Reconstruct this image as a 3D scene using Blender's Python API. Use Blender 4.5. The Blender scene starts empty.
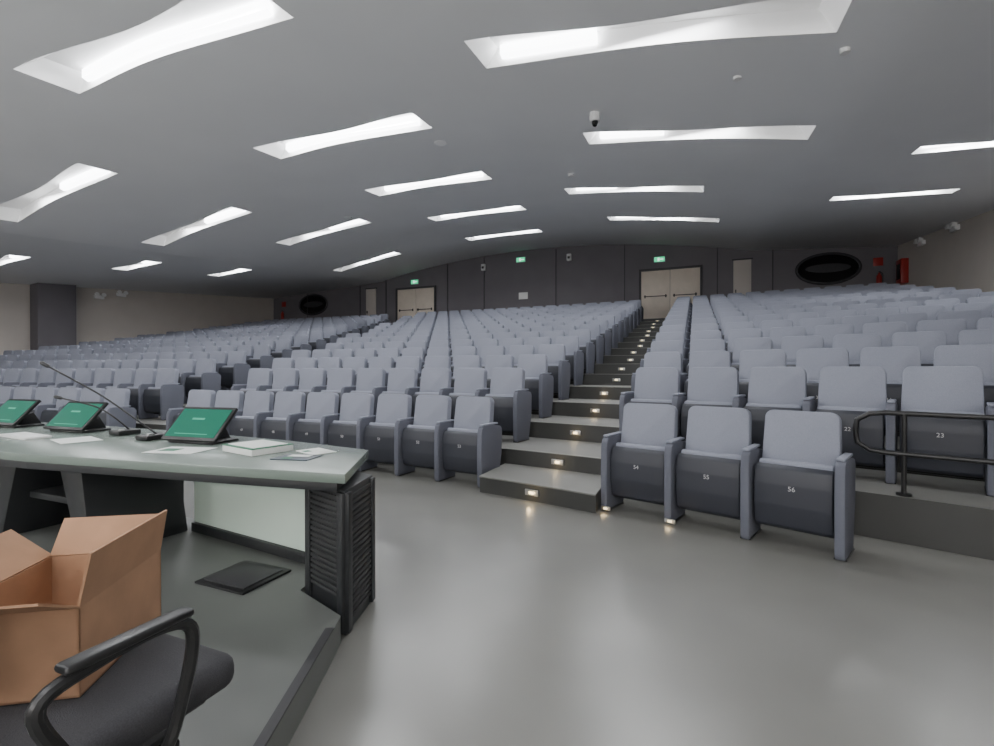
import bpy, bmesh, math, random
from mathutils import Vector, Matrix
random.seed(3)
S = bpy.context.scene
COL = S.collection

# ---------------------------------------------------------------- materials
def mat(name, c, rough=0.6, metal=0.0, nscale=0, namt=0.0, bump=0.0, bscale=200, emit=None, estr=0, spec=0.5, rvar=0.0, detail=6, lo=0.3, hi=0.7):
    m = bpy.data.materials.new(name); m.use_nodes = True
    nt = m.node_tree; b = nt.nodes['Principled BSDF']
    b.inputs['Base Color'].default_value = (*c, 1)
    b.inputs['Roughness'].default_value = rough
    b.inputs['Metallic'].default_value = metal
    b.inputs['Specular IOR Level'].default_value = spec
    tc = nt.nodes.new('ShaderNodeTexCoord')
    if namt > 0:
        n = nt.nodes.new('ShaderNodeTexNoise'); n.inputs['Scale'].default_value = nscale
        n.inputs['Detail'].default_value = detail; n.inputs['Roughness'].default_value = 0.5
        nt.links.new(tc.outputs['Object'], n.inputs['Vector'])
        r = nt.nodes.new('ShaderNodeValToRGB')
        r.color_ramp.elements[0].position = lo; r.color_ramp.elements[1].position = hi
        r.color_ramp.elements[0].color = (*[max(0, x*(1-namt)) for x in c], 1)
        r.color_ramp.elements[1].color = (*[min(1, x*(1+namt)) for x in c], 1)
        nt.links.new(n.outputs['Fac'], r.inputs['Fac'])
        nt.links.new(r.outputs['Color'], b.inputs['Base Color'])
        if rvar > 0:
            mr = nt.nodes.new('ShaderNodeMapRange')
            mr.inputs['From Min'].default_value = lo; mr.inputs['From Max'].default_value = hi
            mr.inputs['To Min'].default_value = rough-rvar; mr.inputs['To Max'].default_value = rough+rvar
            nt.links.new(n.outputs['Fac'], mr.inputs['Value'])
            nt.links.new(mr.outputs['Result'], b.inputs['Roughness'])
    if bump > 0:
        n2 = nt.nodes.new('ShaderNodeTexNoise'); n2.inputs['Scale'].default_value = bscale
        nt.links.new(tc.outputs['Object'], n2.inputs['Vector'])
        bp = nt.nodes.new('ShaderNodeBump'); bp.inputs['Strength'].default_value = bump
        bp.inputs['Distance'].default_value = 0.004
        nt.links.new(n2.outputs['Fac'], bp.inputs['Height'])
        nt.links.new(bp.outputs['Normal'], b.inputs['Normal'])
    if emit:
        b.inputs['Emission Color'].default_value = (*emit, 1)
        b.inputs['Emission Strength'].default_value = estr
    return m

M_floor = mat('polished_concrete', (0.195, 0.195, 0.180), 0.25, nscale=1.1, namt=0.13, spec=0.62, detail=2.5, lo=0.2, hi=0.8)
M_plat = mat('platform_linoleum', (0.115, 0.122, 0.115), 0.40, nscale=2, namt=0.08, detail=2)
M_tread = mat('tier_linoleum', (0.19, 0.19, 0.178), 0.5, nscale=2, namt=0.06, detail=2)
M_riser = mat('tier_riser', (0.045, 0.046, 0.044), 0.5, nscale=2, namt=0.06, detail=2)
M_nose = mat('step_nosing', (0.28, 0.28, 0.26), 0.4, 0.4)
M_ceil = mat('ceiling_plaster', (0.86, 0.87, 0.885), 0.85, nscale=0.7, namt=0.015, detail=2)
M_dark = mat('wall_dark_paint', (0.145, 0.137, 0.150), 0.8, nscale=1.5, namt=0.04, detail=2)
M_beige = mat('wall_beige_paint', (0.49, 0.455, 0.42), 0.85, nscale=1.5, namt=0.03, detail=2)
M_trim = mat('trim_black', (0.04, 0.04, 0.043), 0.5)
M_door = mat('door_veneer', (0.62, 0.55, 0.47), 0.55, nscale=4, namt=0.05)
M_metal = mat('brushed_metal', (0.5, 0.5, 0.5), 0.35, 0.9)
M_fab = mat('seat_fabric', (0.255, 0.27, 0.325), 0.9, nscale=400, namt=0.18, bump=0.35, bscale=500, spec=0.2)
M_fabp = mat('panel_fabric', (0.125, 0.132, 0.163), 0.85, nscale=400, namt=0.12, bump=0.25, bscale=500, spec=0.25)
M_shell = mat('seat_shell_plastic', (0.029, 0.032, 0.043), 0.5)
M_num = mat('seat_number_white', (0.6, 0.6, 0.6), 0.6)
M_black = mat('black_plastic', (0.014, 0.014, 0.015), 0.35)
M_oval = mat('oval_frame', (0.05, 0.05, 0.055), 0.25)
M_blackf = mat('black_fabric', (0.045, 0.045, 0.05), 0.9, nscale=300, namt=0.2, bump=0.3, bscale=400)
M_desk = mat('desk_laminate', (0.165, 0.205, 0.18), 0.26, nscale=3, namt=0.03, detail=2)
M_deskd = mat('desk_dark_laminate', (0.022, 0.024, 0.026), 0.45)
M_deskb = mat('desk_louver', (0.030, 0.031, 0.033), 0.45)
M_panel = mat('desk_panel_white', (0.72, 0.86, 0.76), 0.5, nscale=2, namt=0.02)
M_card = mat('cardboard', (0.43, 0.25, 0.15), 0.85, nscale=12, namt=0.08, bump=0.1, bscale=60)
M_cardin = mat('cardboard_inner', (0.34, 0.19, 0.115), 0.9, nscale=12, namt=0.08)
M_paper = mat('paper_white', (0.72, 0.74, 0.72), 0.7)
M_pgreen = mat('paper_green', (0.02, 0.16, 0.08), 0.5)
M_pblue = mat('paper_dark', (0.03, 0.05, 0.07), 0.4)
M_red = mat('red_enamel', (0.30, 0.02, 0.015), 0.35)
M_white = mat('white_plastic', (0.75, 0.75, 0.75), 0.4)
M_glass = mat('dark_glass', (0.006, 0.006, 0.007), 0.06)
M_screen = mat('screen_green', (0.0, 0.03, 0.02), 0.2, emit=(0.0, 0.20, 0.12), estr=0.8)
M_screenui = mat('screen_ui', (0.0, 0.03, 0.02), 0.2, emit=(0.1, 0.6, 0.4), estr=0.9)
M_exit = mat('exit_green', (0.0, 0.2, 0.08), 0.4, emit=(0.02, 0.8, 0.35), estr=1.2)
M_exitw = mat('exit_pictogram', (0.8, 0.8, 0.8), 0.4, emit=(0.8, 1, 0.9), estr=1.5)
M_cove = mat('cove_white_glow', (0.8, 0.8, 0.8), 0.8, nscale=30, namt=0.04, emit=(0.95, 0.94, 0.93), estr=0.22)  # faint emission stands in for lamp light on the recess faces
M_lamp = mat('lamp_diffuser', (0.9, 0.9, 0.9), 0.5, emit=(0.95, 0.97, 1.0), estr=11)
M_step = mat('step_light_lens', (0.9, 0.8, 0.6), 0.4, emit=(1.0, 0.80, 0.42), estr=2.2)

# ---------------------------------------------------------------- mesh builder
class MB:
    def __init__(s):
        s.bm = bmesh.new(); s.mats = []
    def mi(s, m):
        if m not in s.mats: s.mats.append(m)
        return s.mats.index(m)
    def add(s, t, m, M=None):
        if M is not None: t.transform(M)
        i = s.mi(m)
        for f in t.faces: f.material_index = i
        me = bpy.data.meshes.new('tmp'); t.to_mesh(me); t.free()
        s.bm.from_mesh(me); bpy.data.meshes.remove(me)
    def box(s, size, loc, m, bevel=0, rot=None, seg=2):
        t = bmesh.new(); bmesh.ops.create_cube(t, size=1)
        t.transform(Matrix.Diagonal((*size, 1)))
        if bevel > 0:
            bmesh.ops.bevel(t, geom=t.edges[:], offset=bevel, segments=seg, profile=0.5, affect='EDGES')
        R = rot.to_4x4() if rot is not None else Matrix.Identity(4)
        s.add(t, m, Matrix.Translation(loc) @ R)
    def prism(s, pts, vec, m, bevel=0, M=None, seg=2):
        t = bmesh.new()
        a = [t.verts.new(p) for p in pts]
        v = Vector(vec)
        b = [t.verts.new(Vector(p)+v) for p in pts]
        t.faces.new(a); t.faces.new(b[::-1])
        n = len(pts)
        for i in range(n):
            t.faces.new((a[i], b[i], b[(i+1) % n], a[(i+1) % n]))
        bmesh.ops.recalc_face_normals(t, faces=t.faces[:])
        if bevel > 0:
            bmesh.ops.bevel(t, geom=t.edges[:], offset=bevel, segments=seg, profile=0.5, affect='EDGES', clamp_overlap=True)
        s.add(t, m, M)
    def tube(s, pts, r, m, n=10, closed=False):
        t = bmesh.new(); P = [Vector(p) for p in pts]; rings = []
        N = len(P)
        rs = r if isinstance(r, (list, tuple)) else [r]*N
        ref = None
        for i, p in enumerate(P):
            if closed: d = (P[(i+1) % N]-P[i-1])
            else: d = P[min(i+1, N-1)]-P[max(i-1, 0)]
            d.normalize()
            if ref is None:
                ref = Vector((0, 0, 1)) if abs(d.z) < 0.9 else Vector((1, 0, 0))
            u = (ref-d*ref.dot(d)).normalized(); w = d.cross(u); ref = u
            rings.append([t.verts.new(p+(u*math.cos(a)+w*math.sin(a))*rs[i]) for a in [2*math.pi*k/n for k in range(n)]])
        R = N if closed else N-1
        for i in range(R):
            A = rings[i]; B = rings[(i+1) % N]
            for k in range(n): t.faces.new((A[k], A[(k+1) % n], B[(k+1) % n], B[k]))
        if not closed:
            t.faces.new(rings[0][::-1]); t.faces.new(rings[-1])
        bmesh.ops.recalc_face_normals(t, faces=t.faces[:])
        s.add(t, m)
    def quad(s, pts, m):
        t = bmesh.new(); t.faces.new([t.verts.new(p) for p in pts]); s.add(t, m)
    def mesh(s, name):
        me = bpy.data.meshes.new(name); s.bm.to_mesh(me); s.bm.free()
        for m in s.mats: me.materials.append(m)
        for p in me.polygons: p.use_smooth = True
        me.set_sharp_from_angle(angle=math.radians(32))
        return me
    def obj(s, name, loc=(0, 0, 0), rz=0):
        o = bpy.data.objects.new(name, s.mesh(name)); COL.objects.link(o)
        o.location = loc; o.rotation_euler = (0, 0, rz)
        return o

def smooth_path(pts, n=8):
    P = [Vector(p) for p in pts]; out = []
    for i in range(len(P)-1):
        p0 = P[max(i-1, 0)]; p1 = P[i]; p2 = P[i+1]; p3 = P[min(i+2, len(P)-1)]
        for k in range(n):
            t = k/n
            out.append(0.5*((2*p1)+(p2-p0)*t+(2*p0-5*p1+4*p2-p3)*t*t+(3*p1-p0-3*p2+p3)*t**3))
    out.append(P[-1]); return out

# ---------------------------------------------------------------- layout functions
XL, XR, YB, YF = -22.0, 6.3, 20.2, -5.0
NROW = 15
def rad(k, left):
    R = 12.0 if k == 0 else 13+2.6*k
    return R*5 if left else R
def drop(dx, k):
    d = abs(dx); R = rad(k, dx < 0)
    return d*d/(2*R) if d < 6 else 36/(2*R)+(6/R)*(d-6)
def cxk(k): return -4.1-0.2*k
def slope(x, k):
    dx = x-cxk(k); return -max(-6, min(6, dx))/rad(k, dx < 0)
def yrow(x, k): return 4.6+1.0*k-drop(x-cxk(k), k)
def zt(k): return 0 if k <= 0 else 0.32+0.2*(k-1)
def yris(x, k): return yrow(x, k)-0.45
XC = -6.4
def zc(x, y):
    d = abs(x-XC); yy = max(y, 1.0)
    v = d*d/80 if d < 8.3 else 0.861+0.06*(d-8.3)
    return 6.5-0.09*(20-yy)-v

# ---------------------------------------------------------------- room shell
m = MB(); m.quad([(XL, YF, 0), (XR, YF, 0), (XR, YB, 0), (XL, YB, 0)], M_floor); m.obj('floor')

m = MB()
xs = [XL+i*(XR-XL)/90 for i in range(91)]
def q(pts, mt):
    f = m.bm.faces.new([m.bm.verts.new(p) for p in pts]); f.material_index = m.mi(mt)
for i in range(90):
    a, b = xs[i], xs[i+1]
    for k in range(1, NROW+1):
        ya, yb = yris(a, k), yris(b, k)
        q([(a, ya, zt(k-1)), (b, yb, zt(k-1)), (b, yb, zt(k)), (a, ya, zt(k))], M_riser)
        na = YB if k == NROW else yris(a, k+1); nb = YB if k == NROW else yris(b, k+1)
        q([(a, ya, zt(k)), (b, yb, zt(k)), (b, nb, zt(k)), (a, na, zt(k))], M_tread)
m.obj('floor_tiers')

def wall(name, p, q_, m_, top=7.2, th=0.15, z0=0):
    b = MB(); p = Vector((*p, z0)); q2 = Vector((*q_, z0)); d = (q2-p).normalized(); n = Vector((d.y, -d.x, 0))*th
    b.prism([p, q2, q2+n, p+n], (0, 0, top-z0), m_); return b.obj(name)
wall('wall_back', (XR, YB), (XL, YB), M_dark)
wall('wall_left', (XL, YB), (XL, YF), M_beige)
wall('wall_right', (XR, YF), (XR, YB), M_beige)
wall('wall_front', (XL, YF), (XR, YF), M_beige)

m = MB(); m.box((0.5, 1.15, 4.6), (XL+0.25, 10.05, 2.3), M_dark, 0.01); m.obj('trim_1')
m = MB()
for x in (-19.5, -16, -14.4, -10.9, -9.0, -5.6, -2.7, 0.75, 2.6):
    m.box((0.04, 0.03, 3.4), (x, YB-0.015, 3.12+1.7-0.1), M_trim)
m.box((XR-XL, 0.03, 0.12), ((XL+XR)/2, YB-0.015, 3.18), M_trim)
m.obj('baseboard_back')

# ---------------------------------------------------------------- ceiling with light slots
slots = []   # cx, cy, len, side, width
slots += [(-0.6, 5.25, 3.7, -1, 0.64), (-0.1, 8.22, 3.3, -1, 0.56), (-1.4, 11.6, 3.1, -1, 0.54), (-0.95, 15.0, 3.1, -1, 0.54)]
slots += [(-5.95, 3.6, 3.9, 0, 0.70), (-5.8, 6.75, 3.4, 0, 0.64), (-5.85, 9.8, 3.1, 0, 0.6), (-6.05, 12.95, 3.0, 0, 0.54), (-6.55, 16.4, 2.9, 0, 0.54)]
slots += [(-12.2, 5.5, 3.6, 1, 0.66), (-12.4, 8.8, 3.5, 1, 0.62), (-10.8, 11.8, 3.3, 1, 0.58), (-12.6, 16.3, 3.1, 1, 0.54)]
slots += [(4.25, 9.4, 2.2, -1, 0.36), (3.75, 12.4, 2.1, -1, 0.36)]
slots += [(-18.1, 7.2, 1.8, 1, 0.5), (-16.9, 10.0, 1.8, 1, 0.5), (-16.4, 13.0, 1.8, 1, 0.5)]
slots += [(x, -1.2, 3.6, 0, 0.6) for x in (-12.1, -5.95, -0.65)]
gx = set([XL, XR, XC-8.3, XC+8.3]); gy = set([YF, YB, 1.0])
for (cx, cy, L, s, SW) in slots:
    gx |= {round(cx-L/2, 4), round(cx+L/2, 4)}; gy |= {round(cy-SW/2, 4), round(cy+SW/2, 4)}
v = XL
while v < XR: gx.add(round(v, 4)); v += 0.6
v = YF
while v < YB: gy.add(round(v, 4)); v += 1.5
gx = sorted(gx); gy = sorted(gy)
m = MB(); mi = m.mi(M_ceil)
V = {}
def cv(i, j):
    if (i, j) not in V: V[(i, j)] = m.bm.verts.new((gx[i], gy[j], zc(gx[i], gy[j])))
    return V[(i, j)]
for i in range(len(gx)-1):
    for j in range(len(gy)-1):
        mx = (gx[i]+gx[i+1])/2; my = (gy[j]+gy[j+1])/2
        if any(abs(mx-c[0]) < c[2]/2 and abs(my-c[1]) < c[4]/2 for c in slots): continue
        f = m.bm.faces.new((cv(i, j), cv(i, j+1), cv(i+1, j+1), cv(i+1, j))); f.material_index = mi
NS = 16
def lipn(t, SW): return SW*0.30*math.sin(math.pi*t)**2*(0.4+0.6*t)
def lipf(t, SW): return SW*0.16*math.sin(math.pi*t)**2*(1-t)
for (cx, cy, L, s, SW) in slots:
    x0 = cx-L/2; y0, y1 = cy-SW/2, cy+SW/2
    for i in range(NS):
        ta, tb = i/NS, (i+1)/NS; a, b = x0+L*ta, x0+L*tb
        if s == -1: ta, tb = 1-ta, 1-tb
        ya, yb = y0+lipn(ta, SW), y0+lipn(tb, SW)
        q([(a, y0, zc(a, y0)), (b, y0, zc(b, y0)), (b, yb+1e-4, zc(b, yb)), (a, ya+1e-4, zc(a, ya))], M_ceil)
        ya, yb = y1-lipf(ta, SW), y1-lipf(tb, SW)
        q([(a, y1, zc(a, y1)), (b, y1, zc(b, y1)), (b, yb-1e-4, zc(b, yb)), (a, ya-1e-4, zc(a, ya))], M_ceil)
m.obj('ceiling')

for (cx, cy, L, s, SW) in slots:
    m = MB(); D = 0.24; n = NS
    x0, x1, y0, y1 = cx-L/2, cx+L/2, cy-SW/2, cy+SW/2
    ty0, ty1 = y0+SW*0.34, y1-0.03
    def yn(t): return y0+lipn(1-t if s == -1 else t, SW)
    def yf(t): return y1-lipf(1-t if s == -1 else t, SW)
    for i in range(n):
        ta, tb = i/n, (i+1)/n
        a, b = x0+L*ta, x0+L*tb
        a2 = max(a, x0+0.15); b2 = min(b, x1-0.15)
        if b2 <= a2: a2 = b2 = (x0+0.15 if i < n/2 else x1-0.15)
        P0 = [(a, yf(ta), zc(a, yf(ta))), (b, yf(tb), zc(b, yf(tb))), (b2, max(ty1, yf(tb)), zc(b2, y1)+D), (a2, max(ty1, yf(ta)), zc(a2, y1)+D)]
        P1 = [(a, yn(ta), zc(a, yn(ta))), (b, yn(tb), zc(b, yn(tb))), (b2, ty0, zc(b2, y0)+D), (a2, ty0, zc(a2, y0)+D)]
        if b2 > a2:
            m.quad(P0, M_cove); m.quad(P1, M_cove)
            m.quad([(a2, ty0, zc(a2, y0)+D), (b2, ty0, zc(b2, y0)+D), (b2, ty1+0.03, zc(b2, y1)+D), (a2, ty1+0.03, zc(a2, y1)+D)], M_cove)
        else:
            m.quad(P0[:3], M_cove); m.quad(P1[:3], M_cove)
    for x, xx in ((x0, x0+0.15), (x1, x1-0.15)):
        m.quad([(x, y0, zc(x, y0)), (x, y1, zc(x, y1)), (xx, ty1+0.03, zc(xx, y1)+D), (xx, ty0, zc(xx, y0)+D)], M_cove)
    fr = {-1: (0.06, 0.38), 0: (0.07, 0.93), 1: (0.54, 0.94)}[s]
    nn = 8
    for i in range(nn):
        tp, tr = fr[0]+(fr[1]-fr[0])*i/nn, fr[0]+(fr[1]-fr[0])*(i+1)/nn
        p, r = x0+L*tp, x0+L*tr
        zp, zr = zc(p, y1)+0.07, zc(r, y1)+0.07
        yp, yr = yf(tp), yf(tr)
        m.prism([(p, yp-0.10, zp+0.02), (r, yr-0.10, zr+0.02), (r, yr-0.025, zr), (p, yp-0.025, zp)], (0, 0, 0.11), M_lamp)
    m.obj('ceiling_light')

def disc_device(name, x, y, r, h, mt, dome=False):
    m = MB(); z = zc(x, y)
    m.tube([(x, y, z+0.01), (x, y, z-h)], [r, r*0.9], mt, 20)
    if dome: m.tube([(x, y, z-h), (x, y, z-h-0.03), (x, y, z-h-0.06), (x, y, z-h-0.075)], [r*0.6, r*0.58, r*0.4, r*0.1], M_glass, 20)
    m.obj(name)
disc_device('ceiling_speaker', -4.3, 7.7, 0.12, 0.015, M_ceil)
disc_device('ceiling_speaker', -9.3, 11.2, 0.12, 0.015, M_ceil)
disc_device('smoke_detector', 1.4, 5.9, 0.05, 0.04, M_white)
disc_device('smoke_detector', -2.5, 10.2, 0.07, 0.05, M_white)
disc_device('smoke_detector', 0.45, 6.4, 0.05, 0.03, M_white)
disc_device('dome_camera', -1.4, 7.2, 0.08, 0.13, M_white, True)

# ---------------------------------------------------------------- doors, windows, signs
def double_door(name, x0, x1, z0, h):
    m = MB(); y = YB-0.03; w = (x1-x0)/2
    m.box((x1-x0+0.16, 0.10, 0.08), ((x0+x1)/2, y-0.02, z0+h+0.04), M_trim, 0.005)
    for x in (x0-0.04, x1+0.04): m.box((0.08, 0.10, h), (x, y-0.02, z0+h/2), M_trim, 0.005)
    for i in range(2):
        cx = x0+w*(i+0.5)
        m.box((w-0.015, 0.05, h-0.01), (cx, y, z0+h/2), M_door, 0.006)
        m.box((w*0.8, 0.04, 0.035), (cx, y-0.06, z0+1.02), M_oval, 0.01)
        m.box((0.05, 0.05, 0.12), (cx-w*0.36, y-0.04, z0+1.02), M_oval, 0.01)
        m.box((0.05, 0.05, 0.12), (cx+w*0.36, y-0.04, z0+1.02), M_oval, 0.01)
    m.obj(name)
double_door('door_1', -2.05, 0.15, 3.12, 2.05)
double_door('door_2', -13.7, -11.6, 3.12, 2.05)
for nm, x in (('door_3', 1.6), ('door_4', -15.3)):
    m = MB(); m.box((0.6, 0.05, 2.2), (x, YB-0.03, 4.22), M_beige, 0.006)
    m.box((0.7, 0.04, 0.05), (x, YB-0.03, 5.35), M_trim); m.box((0.04, 0.06, 0.14), (x-0.22, YB-0.07, 4.15), M_black, 0.008)
    m.obj(nm)

def oval_window(name, x, z, w, h):
    m = MB(); N = 40
    pts = [(x+math.cos(2*math.pi*i/N)*w/2, YB-0.02, z+math.sin(2*math.pi*i/N)*h/2) for i in range(N)]
    m.prism(pts, (0, 0.03, 0), M_glass)
    m.tube([(p[0], YB-0.04, p[2]) for p in pts], 0.05, M_oval, 10, closed=True)
    m.prism([(x+math.cos(2*math.pi*i/N)*w*0.36, YB-0.035, z+0.02+math.sin(2*math.pi*i/N)*h*0.15) for i in range(N)], (0, 0.012, 0), M_oval)
    m.obj(name)
oval_window('window_1', 4.3, 4.78, 1.9, 1.05)
oval_window('window_2', -19.1, 4.72, 1.9, 1.05)

def exit_sign(x, z):
    m = MB(); m.box((0.42, 0.06, 0.22), (x, YB-0.04, z), M_white, 0.01)
    m.box((0.38, 0.01, 0.18), (x, YB-0.075, z), M_exit)
    m.box((0.07, 0.01, 0.12), (x-0.03, YB-0.083, z), M_exitw); m.box((0.12, 0.01, 0.03), (x+0.09, YB-0.083, z), M_exitw)
    m.obj('exit_sign')
exit_sign(-1.35, 5.6); exit_sign(-7.2, 6.1); exit_sign(-12.7, 5.5)
m = MB(); m.box((0.42, 0.01, 0.3), (-7.1, YB-0.008, 4.5), M_paper, 0.002); m.obj('wall_notice')
for x, z in ((-5.0, 6.0), (-9.0, 5.9)):
    m = MB(); m.box((0.2, 0.15, 0.3), (x, YB-0.09, z), M_white, 0.03); m.box((0.1, 0.05, 0.1), (x, YB-0.18, z-0.02), M_black, 0.01); m.obj('wall_speaker')

def extinguisher(x, y, z):
    m = MB()
    m.box((0.28, 0.03, 0.28), (x, y+0.1, z+0.95), M_red, 0.005)
    m.tube([(x, y, z), (x, y, z+0.02), (x, y, z+0.42), (x, y, z+0.49), (x, y, z+0.52), (x, y, z+0.56)], [0.07, 0.08, 0.08, 0.05, 0.025, 0.025], M_red, 16)
    m.box((0.05, 0.12, 0.03), (x, y-0.02, z+0.58), M_black, 0.005)
    m.tube(smooth_path([(x, y, z+0.56), (x+0.1, y, z+0.52), (x+0.1, y, z+0.2)]), 0.012, M_black, 8)
    m.obj('fire_extinguisher')
extinguisher(5.75, YB-0.13, 3.95); extinguisher(-21.2, YB-0.13, 3.9)
m = MB(); m.box((0.2, 0.45, 0.8), (XR-0.1, 19.5, 4.4), M_red, 0.015); m.box((0.01, 0.3, 0.5), (XR-0.205, 19.5, 4.4), M_glass); m.obj('fire_hose_cabinet')

def emergency_lamp(x, y, z, sx):
    m = MB(); m.box((0.10, 0.34, 0.14), (x+0.055*sx, y, z), M_white, 0.015)
    for dy in (-0.12, 0.12):
        m.tube([(x+0.07*sx, y+dy, z+0.08), (x+0.18*sx, y+dy, z+0.10)], [0.06, 0.08], M_white, 14)
    m.obj('emergency_lamp')
emergency_lamp(XL, 12.4, 4.3, 1); emergency_lamp(XL, 11.6, 4.1, 1)
emergency_lamp(XR, 18.2, 5.0, -1); emergency_lamp(XR, 16.2, 4.9, -1)

# ---------------------------------------------------------------- auditorium seat
def seat_mesh(name, left):
    m = MB()
    def panel(xc):
        pr = [(0.015, 0.0), (0.0, 0.03), (-0.008, 0.30), (-0.004, 0.54), (0.012, 0.60), (0.05, 0.625), (0.22, 0.625), (0.38, 0.60), (0.41, 0.56), (0.40, 0.3), (0.33, 0.03), (0.32, 0.0)]
        m.prism([(xc-0.029, y, z) for y, z in pr], (0.058, 0, 0), M_fabp, 0.011)
        m.box((0.05, 0.30, 0.02), (xc, 0.18, 0.632), M_fab, 0.008)
        m.box((0.07, 0.30, 0.012), (xc, 0.17, 0.006), M_black, 0.003)
    panel(0.243)
    if left: panel(-0.302)
    pr = [(0.095, 0.105), (0.055, 0.135), (0.030, 0.28), (0.030, 0.42), (0.050, 0.525), (0.085, 0.548), (0.115, 0.54), (0.125, 0.40), (0.12, 0.12)]
    m.prism([(-0.258, y, z) for y, z in pr], (0.46, 0, 0), M_shell, 0.012)
    pr = [(0.125, 0.15), (0.12, 0.40), (0.105, 0.55), (0.12, 0.575), (0.16, 0.57), (0.21, 0.50), (0.215, 0.25), (0.19, 0.15)]
    m.prism([(-0.25, y, z) for y, z in pr], (0.445, 0, 0), M_fab, 0.02)
    R = Matrix.Rotation(math.radians(-8), 4, 'X')
    pts = []
    hw = 0.238; h0, h1, r = 0.0, 0.54, 0.055
    pts += [(-hw+0.02, 0, h0), (hw-0.02, 0, h0), (hw, 0, 0.1)]
    for i in range(6):
        a = math.pi/2*i/5; pts.append((hw-0.010-r+r*math.cos(a), 0, h1-r+r*math.sin(a)))
    for i in range(6):
        a = math.pi/2+math.pi/2*i/5; pts.append((-hw+0.010+r+r*math.cos(a), 0, h1-r+r*math.sin(a)))
    pts.append((-hw, 0, 0.1))
    T = Matrix.Translation((-0.028, 0.215, 0.375)) @ R
    m.prism(pts, (0, 0.085, 0), M_fab, 0.024, T, 3)
    pts2 = [(x*0.95, 0, -0.10+z*1.07) for x, _, z in pts]
    m.prism(pts2, (0, 0.03, 0), M_shell, 0.008, Matrix.Translation((-0.028, 0.295, 0.375)) @ R)
    m.box((0.47, 0.04, 0.05), (-0.028, 0.24, 0.10), M_black, 0.008)
    return m.mesh(name)
SEAT = seat_mesh('auditorium_seat', False); SEATL = seat_mesh('auditorium_seat_end', True)

def place_seat(x, k, left=False):
    o = bpy.data.objects.new('auditorium_seat', SEATL if left else SEAT); COL.objects.link(o)
    o.location = (x, yrow(x, k), zt(k)+0.001); o.rotation_euler = (0, 0, math.atan(slope(x, k))); return o
def add_number(o, txt):
    c = bpy.data.curves.new('seat_number', 'FONT'); c.body = txt; c.size = 0.045; c.extrude = 0.0006; c.align_x = 'CENTER'
    c.materials.append(M_num)
    t = bpy.data.objects.new('seat_number', c); COL.objects.link(t); t.parent = o
    t.location = (-0.028, 0.0285, 0.385); t.rotation_euler = (math.radians(90), 0, 0)
P = 0.552
XA, XBc = -0.73, -1.99
def xaL(y): return -7.6-0.36*(y-4.5)
for k in range(NROW):
    x = XA; lst = []
    lim = 1.02 if k == 0 else 5.5
    x += P*math.cos(math.atan(slope(x, k)))/2+0.03
    i = 0
    while x+0.25 < lim:
        o = place_seat(x, k, i == 0); lst.append(o)
        x += P*math.cos(math.atan(slope(x+P/2, k))); i += 1
    base = {0: 54, 1: 19, 2: 30}.get(k)
    if base:
        for j, o in enumerate(lst[:8]): add_number(o, str(base+j))
    x = XBc+0.01*k-P/2; lst = []
    while True:
        y = yrow(x, k)
        if x-P/2 < xaL(y)+0.6: break
        lst.append(x); x -= P*math.cos(math.atan(slope(x-P/2, k)))
    for j, xx in enumerate(lst):
        o = place_seat(xx, k, j == len(lst)-1)
        if k == 0 and j < 8: add_number(o, str(53-j))
    x = (xaL(yrow(xaL(4.6+k), k))-0.6)-P/2; lst = []
    while x > -20.9:
        lst.append(x); x -= P*math.cos(math.atan(slope(x-P/2, k)))
    for j, xx in enumerate(lst): place_seat(xx, k, j == len(lst)-1)

# ---------------------------------------------------------------- aisle steps and step lights
def half_step(xa, xb, name):
    m = MB(); n = 4
    front = [(xa+(xb-xa)*i/n, yrow(xa+(xb-xa)*i/n, 0)-0.12, 0.0) for i in range(n+1)]
    back = [(xa+(xb-xa)*i/n, yris(xa+(xb-xa)*i/n, 1)-0.002, 0.0) for i in range(n+1)][::-1]
    m.prism(front+back, (0, 0, 0.15), M_riser)
    m.prism([(p[0], p[1]-(0.02 if p in front else 0), 0.15) for p in front+back], (0, 0, 0.012), M_tread)
    m.obj(name)
half_step(-1.96, -0.77, 'aisle_step')
half_step(-8.1, -7.2, 'aisle_step')
def step_light(x, y, z, ang=0, lamp=False, e=0.32, sc=1.0):
    m = MB(); m.box((0.14*sc, 0.012, 0.055*sc), (0, -0.006, 0), M_metal, 0.003)
    m.box((0.05*sc, 0.008, 0.025*sc), (0, -0.014, 0), M_step)
    o = m.obj('step_light', (x, y, z), ang)
    if lamp:
        l = bpy.data.lights.new('step_glow', 'POINT'); l.energy = e; l.color = (1, 0.72, 0.36); l.shadow_soft_size = 0.02
        lo = bpy.data.objects.new('step_glow', l); COL.objects.link(lo); lo.parent = o; lo.location = (0, -0.06, -0.01)
xm = -1.38
step_light(xm, yrow(xm, 0)-0.124, 0.08, math.atan(slope(xm, 0)), True)
for k in range(1, NROW+1):
    x = xm+(0.05 if k % 2 else 0)
    step_light(x, yris(x, k)-0.003, (zt(k)+max(zt(k-1), 0.16 if k == 1 else 0))/2, math.atan(slope(x, k)), k < 5)
    m = MB(); n = 3; pts = []
    xa, xb = XBc+0.03, XA-0.02
    A = [(xa+(xb-xa)*i/n, yris(xa+(xb-xa)*i/n, k)-0.004, zt(k)) for i in range(n+1)]
    B = [(p[0], p[1]+0.05, p[2]) for p in A][::-1]
    m.prism(A+B, (0, 0, 0.006), M_nose); m.obj('step_nosing')
    xx = xaL(yrow(xaL(4.6+k), k))
    step_light(xx, yris(xx, k)-0.003, (zt(k)+zt(k-1))/2, math.atan(slope(xx, k)))
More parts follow.
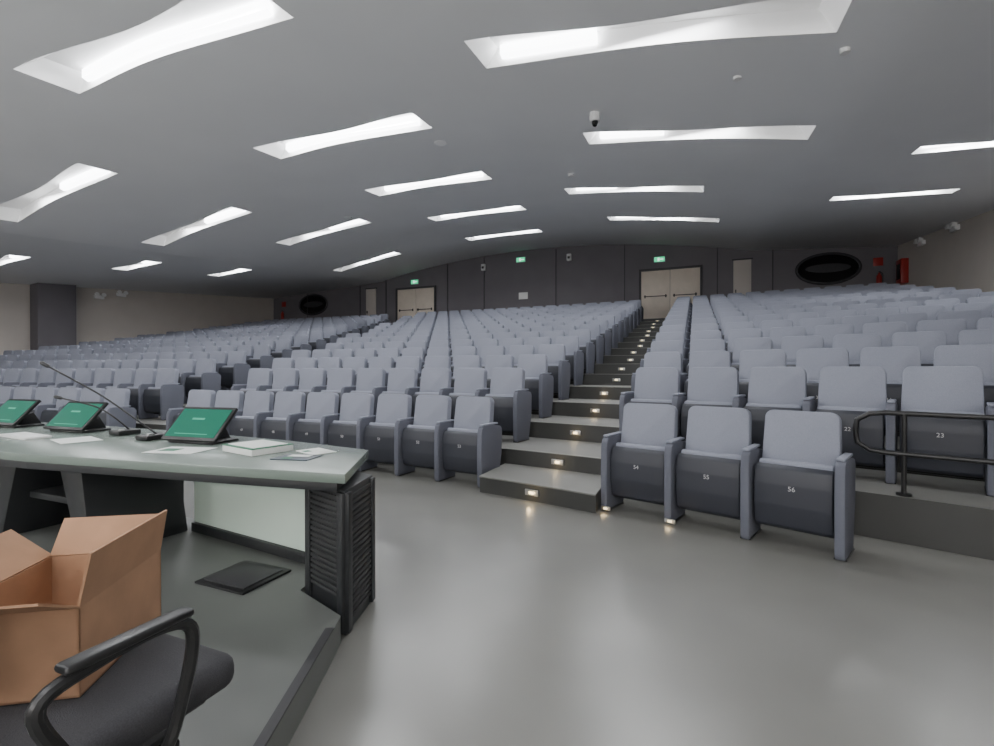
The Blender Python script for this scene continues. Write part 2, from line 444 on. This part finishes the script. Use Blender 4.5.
for x in (-0.70, -0.18):
    step_light(x, yrow(x, 0)-0.014, 0.03, math.atan(slope(x, 0)), True, 0.06, 0.6)

# ---------------------------------------------------------------- handrail
def ry(x): return yris(x, 1)+0.07
m = MB(); z0 = 0.32
ht, hl = 0.575, 0.29
top = [(x, ry(x), z0+ht) for x in [1.25+0.35*i for i in range(12)]]
low = [(x, ry(x), z0+hl) for x in [1.25+0.35*i for i in range(12)]]
e = 1.10
loop = low[::-1]+[(1.17, ry(1.17), z0+hl+0.01), (e, ry(e), z0+hl+0.06), (e-0.01, ry(e), z0+(ht+hl)/2), (e, ry(e), z0+ht-0.06), (1.17, ry(1.17), z0+ht-0.01)]+top
m.tube(loop, 0.018, M_black, 12)
for x in (1.35, 2.1, 3.2, 4.4):
    m.tube([(x, ry(x), z0+0.001), (x, ry(x), z0+ht)], 0.016, M_black, 12)
    m.tube([(x, ry(x), z0+0.001), (x, ry(x), z0+0.015)], 0.045, M_black, 16)
m.obj('handrail')

# ---------------------------------------------------------------- platform
PZ = 0.12
m = MB()
pp = [(-0.24, -1.0), (-1.39, 1.58), (-1.44, 1.68), (-1.79, 1.80), (-1.90, 2.2), (-3.0, 2.36), (-4.6, 2.42), (-7.5, 2.3), (-10, 1.7), (-10, -2.5)]
m.prism([(x, y, 0) for x, y in pp], (0, 0, PZ), M_plat)
m.prism([(-0.24, -1.0, PZ), (-1.39, 1.58, PZ), (-1.42, 1.565, PZ), (-0.27, -1.015, PZ)], (0, 0, 0.008), M_trim)
m.obj('stage_platform')
m = MB(); m.box((0.34, 0.30, 0.012), (-2.17, 1.80, PZ+0.006), M_black, 0.003)
m.box((0.28, 0.24, 0.006), (-2.17, 1.80, PZ+0.014), M_trim, 0.002); m.obj('floor_socket_box')

# ---------------------------------------------------------------- desk
DZ = 0.74
m = MB()
near = [(-1.43, 1.70), (-2.3, 1.58), (-3.4, 1.44), (-4.6, 1.38), (-6.2, 1.40)]
far = [(-6.2, 2.32), (-4.6, 2.42), (-3.4, 2.42), (-2.5, 2.38), (-1.74, 2.27)]
m.prism([(x, y, DZ-0.045) for x, y in near+far], (0, 0, 0.045), M_desk, 0.004)
def inset(pts, c=(-3.9, 1.92), s=0.98): return [(c[0]+(x-c[0])*s, c[1]+(y-c[1])*s) for x, y in pts]
m.prism([(x, y, DZ-0.085) for x, y in inset(near+far)], (0, 0, 0.04), M_deskd, 0.003)
DT = DZ-0.085
def strip(a, b, z0, z1, th, mt):
    a = Vector((*a, z0)); b = Vector((*b, z0)); d = (b-a).normalized(); n = Vector((-d.y, d.x, 0))*th
    m.prism([a, b, b+n, a+n], (0, 0, z1-z0), mt, 0.003)
strip((-1.93, 2.06), (-3.12, 2.20), PZ+0.06, DT, -0.03, M_panel)
strip((-1.93, 2.04), (-3.12, 2.18), PZ+0.001, PZ+0.06, -0.05, M_deskd)
strip((-4.25, 2.20), (-5.9, 2.10), PZ+0.06, DT, 0.03, M_panel)
strip((-4.25, 2.18), (-5.9, 2.08), PZ+0.001, PZ+0.06, 0.05, M_deskd)
pc = [Vector((-1.456, 1.73, 0)), Vector((-1.555, 2.06, 0)), Vector((-1.87, 2.15, 0)), Vector((-1.781, 1.838, 0))]
m.prism(pc, (0, 0, DT), M_deskd, 0.005)
def louvre(a, b, z0, z1, n):
    d = (b-a).normalized(); nn = Vector((d.y, -d.x, 0)); cc = (pc[0]+pc[2])/2
    if nn.dot((a+b)/2-cc) < 0: nn = -nn
    ang = math.atan2(d.y, d.x); L = (b-a).length-0.09
    for i in range(n):
        c = (a+b)/2+nn*0.004; z = z0+(z1-z0)*i/(n-1)
        m.box((L, 0.010, 0.018), (c.x, c.y, z), M_deskb, 0.003, Matrix.Rotation(ang, 3, 'Z'))
    for e_ in (a+d*0.025, b-d*0.025):
        c = e_+nn*0.006; m.box((0.045, 0.02, DT-0.02), (c.x, c.y, DT/2), M_deskd, 0.004, Matrix.Rotation(ang, 3, 'Z'))
louvre(pc[0], pc[3], 0.17, DT-0.04, 18); louvre(pc[0], pc[1], 0.06, DT-0.04, 21)
for x0 in (-3.15, -5.95):
    m.prism([(x0, 1.62, PZ+0.001), (x0-0.12, 1.62, PZ+0.001), (x0-0.32, 1.62, DT), (x0-0.10, 1.62, DT)], (0, 0.56, 0), M_deskd, 0.006)
    m.prism([(x0-1.08, 1.62, PZ+0.001), (x0-0.96, 1.62, PZ+0.001), (x0-0.76, 1.62, DT), (x0-0.98, 1.62, DT)], (0, 0.56, 0), M_deskd, 0.006)
    m.box((0.9, 0.03, DT-PZ), (x0-0.54, 2.20, (DT+PZ)/2+0.001), M_deskb, 0.003)
    m.box((0.55, 0.40, 0.04), (x0-0.54, 1.9, PZ+0.28), M_deskd, 0.004)
m.obj('conference_desk')

# ---------------------------------------------------------------- things on the desk
def monitor(x, y, rz):
    m = MB(); T = Matrix.Rotation(math.radians(-42), 3, 'X')
    m.box((0.43, 0.022, 0.26), (0, 0, 0.115), M_black, 0.006, T)
    def pl(p): return T @ Vector(p)+Vector((0, 0, 0.115))
    m.box((0.39, 0.002, 0.215), pl((0, -0.0125, 0)), M_screen, 0, T)
    m.box((0.10, 0.001, 0.014), pl((-0.02, -0.0142, 0.03)), M_screenui, 0, T)
    m.box((0.26, 0.001, 0.005), pl((0, -0.0142, -0.085)), M_screenui, 0, T)
    m.prism([(-0.09, 0.0, 0), (-0.09, 0.16, 0), (-0.09, 0.10, 0.11), (-0.09, 0.05, 0.09)], (0.18, 0, 0), M_black, 0.006)
    m.box((0.36, 0.20, 0.014), (0, 0.03, 0.007), M_black, 0.004)
    m.obj('desk_monitor', (x, y, DZ+0.001), rz)
monitor(-2.92, 2.10, math.radians(6)); monitor(-4.3, 2.12, math.radians(4)); monitor(-5.15, 2.1, math.radians(2))

def mic(bx, by, pts, name='gooseneck_microphone'):
    m = MB()
    m.box((0.12, 0.15, 0.035), (bx, by, DZ+0.0185), M_black, 0.01)
    m.box((0.03, 0.03, 0.01), (bx+0.03, by-0.04, DZ+0.04), M_metal, 0.003)
    path = smooth_path([(bx, by+0.03, DZ+0.03)]+pts, 10)
    m.tube(path, 0.0055, M_black, 8)
    a = path[-1]; d = (path[-1]-path[-3]).normalized()
    m.tube([a, a+d*0.01, a+d*0.05, a+d*0.06], [0.007, 0.012, 0.012, 0.006], M_black, 12)
    m.obj(name)
mic(-3.32, 2.06, [(-3.40, 2.0, DZ+0.14), (-3.55, 1.88, DZ+0.30), (-3.82, 1.74, DZ+0.48)])
mic(-3.75, 2.14, [(-3.79, 2.10, DZ+0.12), (-3.90, 2.04, DZ+0.20), (-4.12, 1.95, DZ+0.26)])

def sheet(name, x, y, w, d, rz, mt, th=0.003, z=0, extra=None):
    m = MB(); m.box((w, d, th), (0, 0, th/2), mt, min(0.001, th/3))
    if extra: extra(m, th)
    m.obj(name, (x, y, DZ+0.001+z), rz)
sheet('closed_book', -2.30, 2.0, 0.31, 0.24, math.radians(-12), M_paper, 0.034, 0, lambda m, th: (m.box((0.315, 0.245, 0.004), (0, 0, th+0.002), M_pgreen, 0.001), m.box((0.27, 0.20, 0.003), (0, 0, th+0.0055), M_paper, 0.001)))
def bro(m, th):
    m.box((0.12, 0.05, 0.001), (0.0, 0.03, th+0.0008), M_paper); m.box((0.05, 0.04, 0.001), (-0.03, -0.04, th+0.0008), M_pgreen)
sheet('brochure', -1.93, 1.92, 0.21, 0.15, math.radians(12), M_pblue, 0.004, 0, bro)
sheet('brochure', -1.97, 2.10, 0.20, 0.14, math.radians(-20), M_paper, 0.004, 0, bro)
sheet('paper_sheet', -2.72, 1.84, 0.30, 0.21, math.radians(15), M_paper, 0.002, 0, lambda m, th: m.box((0.10, 0.08, 0.001), (-0.06, 0, th+0.0008), M_pgreen))
sheet('paper_sheet', -3.75, 1.85, 0.30, 0.21, math.radians(-15), M_paper, 0.002)
sheet('keyboard', -4.25, 1.80, 0.42, 0.14, math.radians(-5), M_white, 0.015)

# ---------------------------------------------------------------- office chair with box on it
m = MB(); sx, sy, sz = -1.31, 0.60, 0.50
m.box((0.52, 0.52, 0.085), (sx, sy, sz-0.043), M_blackf, 0.035, None, 4)
m.box((0.42, 0.42, 0.03), (sx, sy, sz-0.098), M_black, 0.01)
m.tube([(sx, sy, 0.19), (sx, sy, 0.30), (sx, sy, 0.30), (sx, sy, sz-0.11)], [0.03, 0.03, 0.018, 0.018], M_black, 14)
for i in range(5):
    a = 2*math.pi*i/5+0.5; dx, dy = math.cos(a), math.sin(a)
    m.tube([(sx, sy, 0.225), (sx+dx*0.15, sy+dy*0.15, 0.215), (sx+dx*0.28, sy+dy*0.28, 0.19)], [0.035, 0.026, 0.018], M_black, 10)
    for o_ in (-0.014, 0.014):
        c = Vector((sx+dx*0.28, sy+dy*0.28, PZ+0.027)); n = Vector((-dy, dx, 0))
        m.tube([c+n*(o_-0.008), c+n*(o_+0.008)], 0.025, M_black, 14)
for s_ in (1, -1):
    ax = sx+0.345*s_
    loop = smooth_path([(sx+0.2*s_, sy+0.02, sz-0.10), (ax-0.03*s_, sy+0.03, sz-0.08), (ax, sy+0.06, sz+0.05), (ax, sy+0.075, sz+0.16), (ax, sy+0.02, sz+0.195), (ax, sy-0.10, sz+0.19), (ax, sy-0.18, sz+0.16), (ax, sy-0.14, sz+0.05), (ax-0.03*s_, sy-0.08, sz-0.08), (sx+0.2*s_, sy-0.07, sz-0.10)], 6)
    m.tube(loop, 0.013, M_black, 10)
    m.box((0.04, 0.22, 0.016), (ax, sy-0.04, sz+0.205), M_black, 0.0075, None, 3)
m.box((0.06, 0.10, 0.03), (sx, sy-0.28, sz-0.09), M_black, 0.01)
m.tube(smooth_path([(sx, sy-0.25, sz-0.09), (sx, sy-0.36, sz-0.02), (sx, sy-0.38, sz+0.18)]), 0.022, M_black, 10)
m.box((0.44, 0.06, 0.50), (sx, sy-0.35, sz+0.36), M_blackf, 0.028, Matrix.Rotation(math.radians(8), 3, 'X'), 4)
m.obj('office_chair')

bx0 = MB()
A = Vector((-1.21, 0.60, 0)); d1 = Vector((-0.19, 0.295, 0)).normalized(); d2 = Vector((-0.842, -0.54, 0)).normalized()
L1, L2, H = 0.34, 0.27, 0.19
Z0 = sz+0.003
C = [A, A+d1*L1, A+d1*L1+d2*L2, A+d2*L2]
up = Vector((0, 0, 1))
b0 = [c+up*Z0 for c in C]; t0 = [c+up*(Z0+H) for c in C]
cen = (C[0]+C[2])/2
for i in range(4):
    j = (i+1) % 4
    outn = ((C[i]+C[j])/2-cen).normalized()
    bx0.prism([b0[i], b0[j], t0[j], t0[i]], -outn*0.005, M_card)
bx0.prism(b0, up*0.005, M_cardin)
def flap(i, ln, ang, sk=0.0):
    j = (i+1) % 4; outn = ((C[i]+C[j])/2-cen).normalized(); e = (C[j]-C[i]).normalized()
    a = math.radians(ang); d = (up*math.cos(a)+outn*math.sin(a))*ln
    nn = (outn*math.cos(a)-up*math.sin(a))
    bx0.prism([t0[i], t0[j], t0[j]+d-e*sk, t0[i]+d+e*sk], -nn*0.005, M_card)
flap(0, 0.115, 10, 0.006)
flap(1, 0.10, 28, 0.006)
flap(2, 0.12, 50, 0.006)
flap(3, 0.12, 62, 0.006)
bx0.obj('cardboard_box')

# ---------------------------------------------------------------- world, lights, camera
w = bpy.data.worlds.new('World'); S.world = w; w.use_nodes = True
w.node_tree.nodes['Background'].inputs['Color'].default_value = (0.7, 0.75, 0.8, 1)
w.node_tree.nodes['Background'].inputs['Strength'].default_value = 0.3
def area(name, loc, size, sy_, e, col=(0.97, 0.98, 1), rot=(0, 0, 0)):
    l = bpy.data.lights.new(name, 'AREA'); l.shape = 'RECTANGLE'; l.size = size; l.size_y = sy_; l.energy = e; l.color = col
    o = bpy.data.objects.new(name, l); COL.objects.link(o); o.location = loc; o.rotation_euler = rot
for (cx, cy, L, s, SW) in slots:
    area('slot_downlight', (cx, cy+0.06, zc(cx, cy)+0.12), L*0.8, SW*0.4, 80*L/3.6)
# added uplighters, out of view on the front wall, to brighten the ceiling
for x in (-13, -7, -1.5, 3.5):
    m = MB(); m.box((1.6, 0.22, 0.10), (x, YF+0.12, 2.35), M_white, 0.02); m.obj('added_uplighter')
    area('added_ceiling_fill', (x, YF+0.16, 2.45), 1.4, 0.14, 290, (1, 0.99, 0.98), (math.radians(180-32), 0, 0))
cam = bpy.data.cameras.new('Camera'); co = bpy.data.objects.new('Camera', cam); COL.objects.link(co)
cam.sensor_width = 36; cam.lens = 36*480/994; cam.clip_start = 0.02; cam.clip_end = 200
co.location = (0, 0, 1.2); co.rotation_euler = (math.radians(90-0.36), 0, math.radians(22.5))
S.camera = co
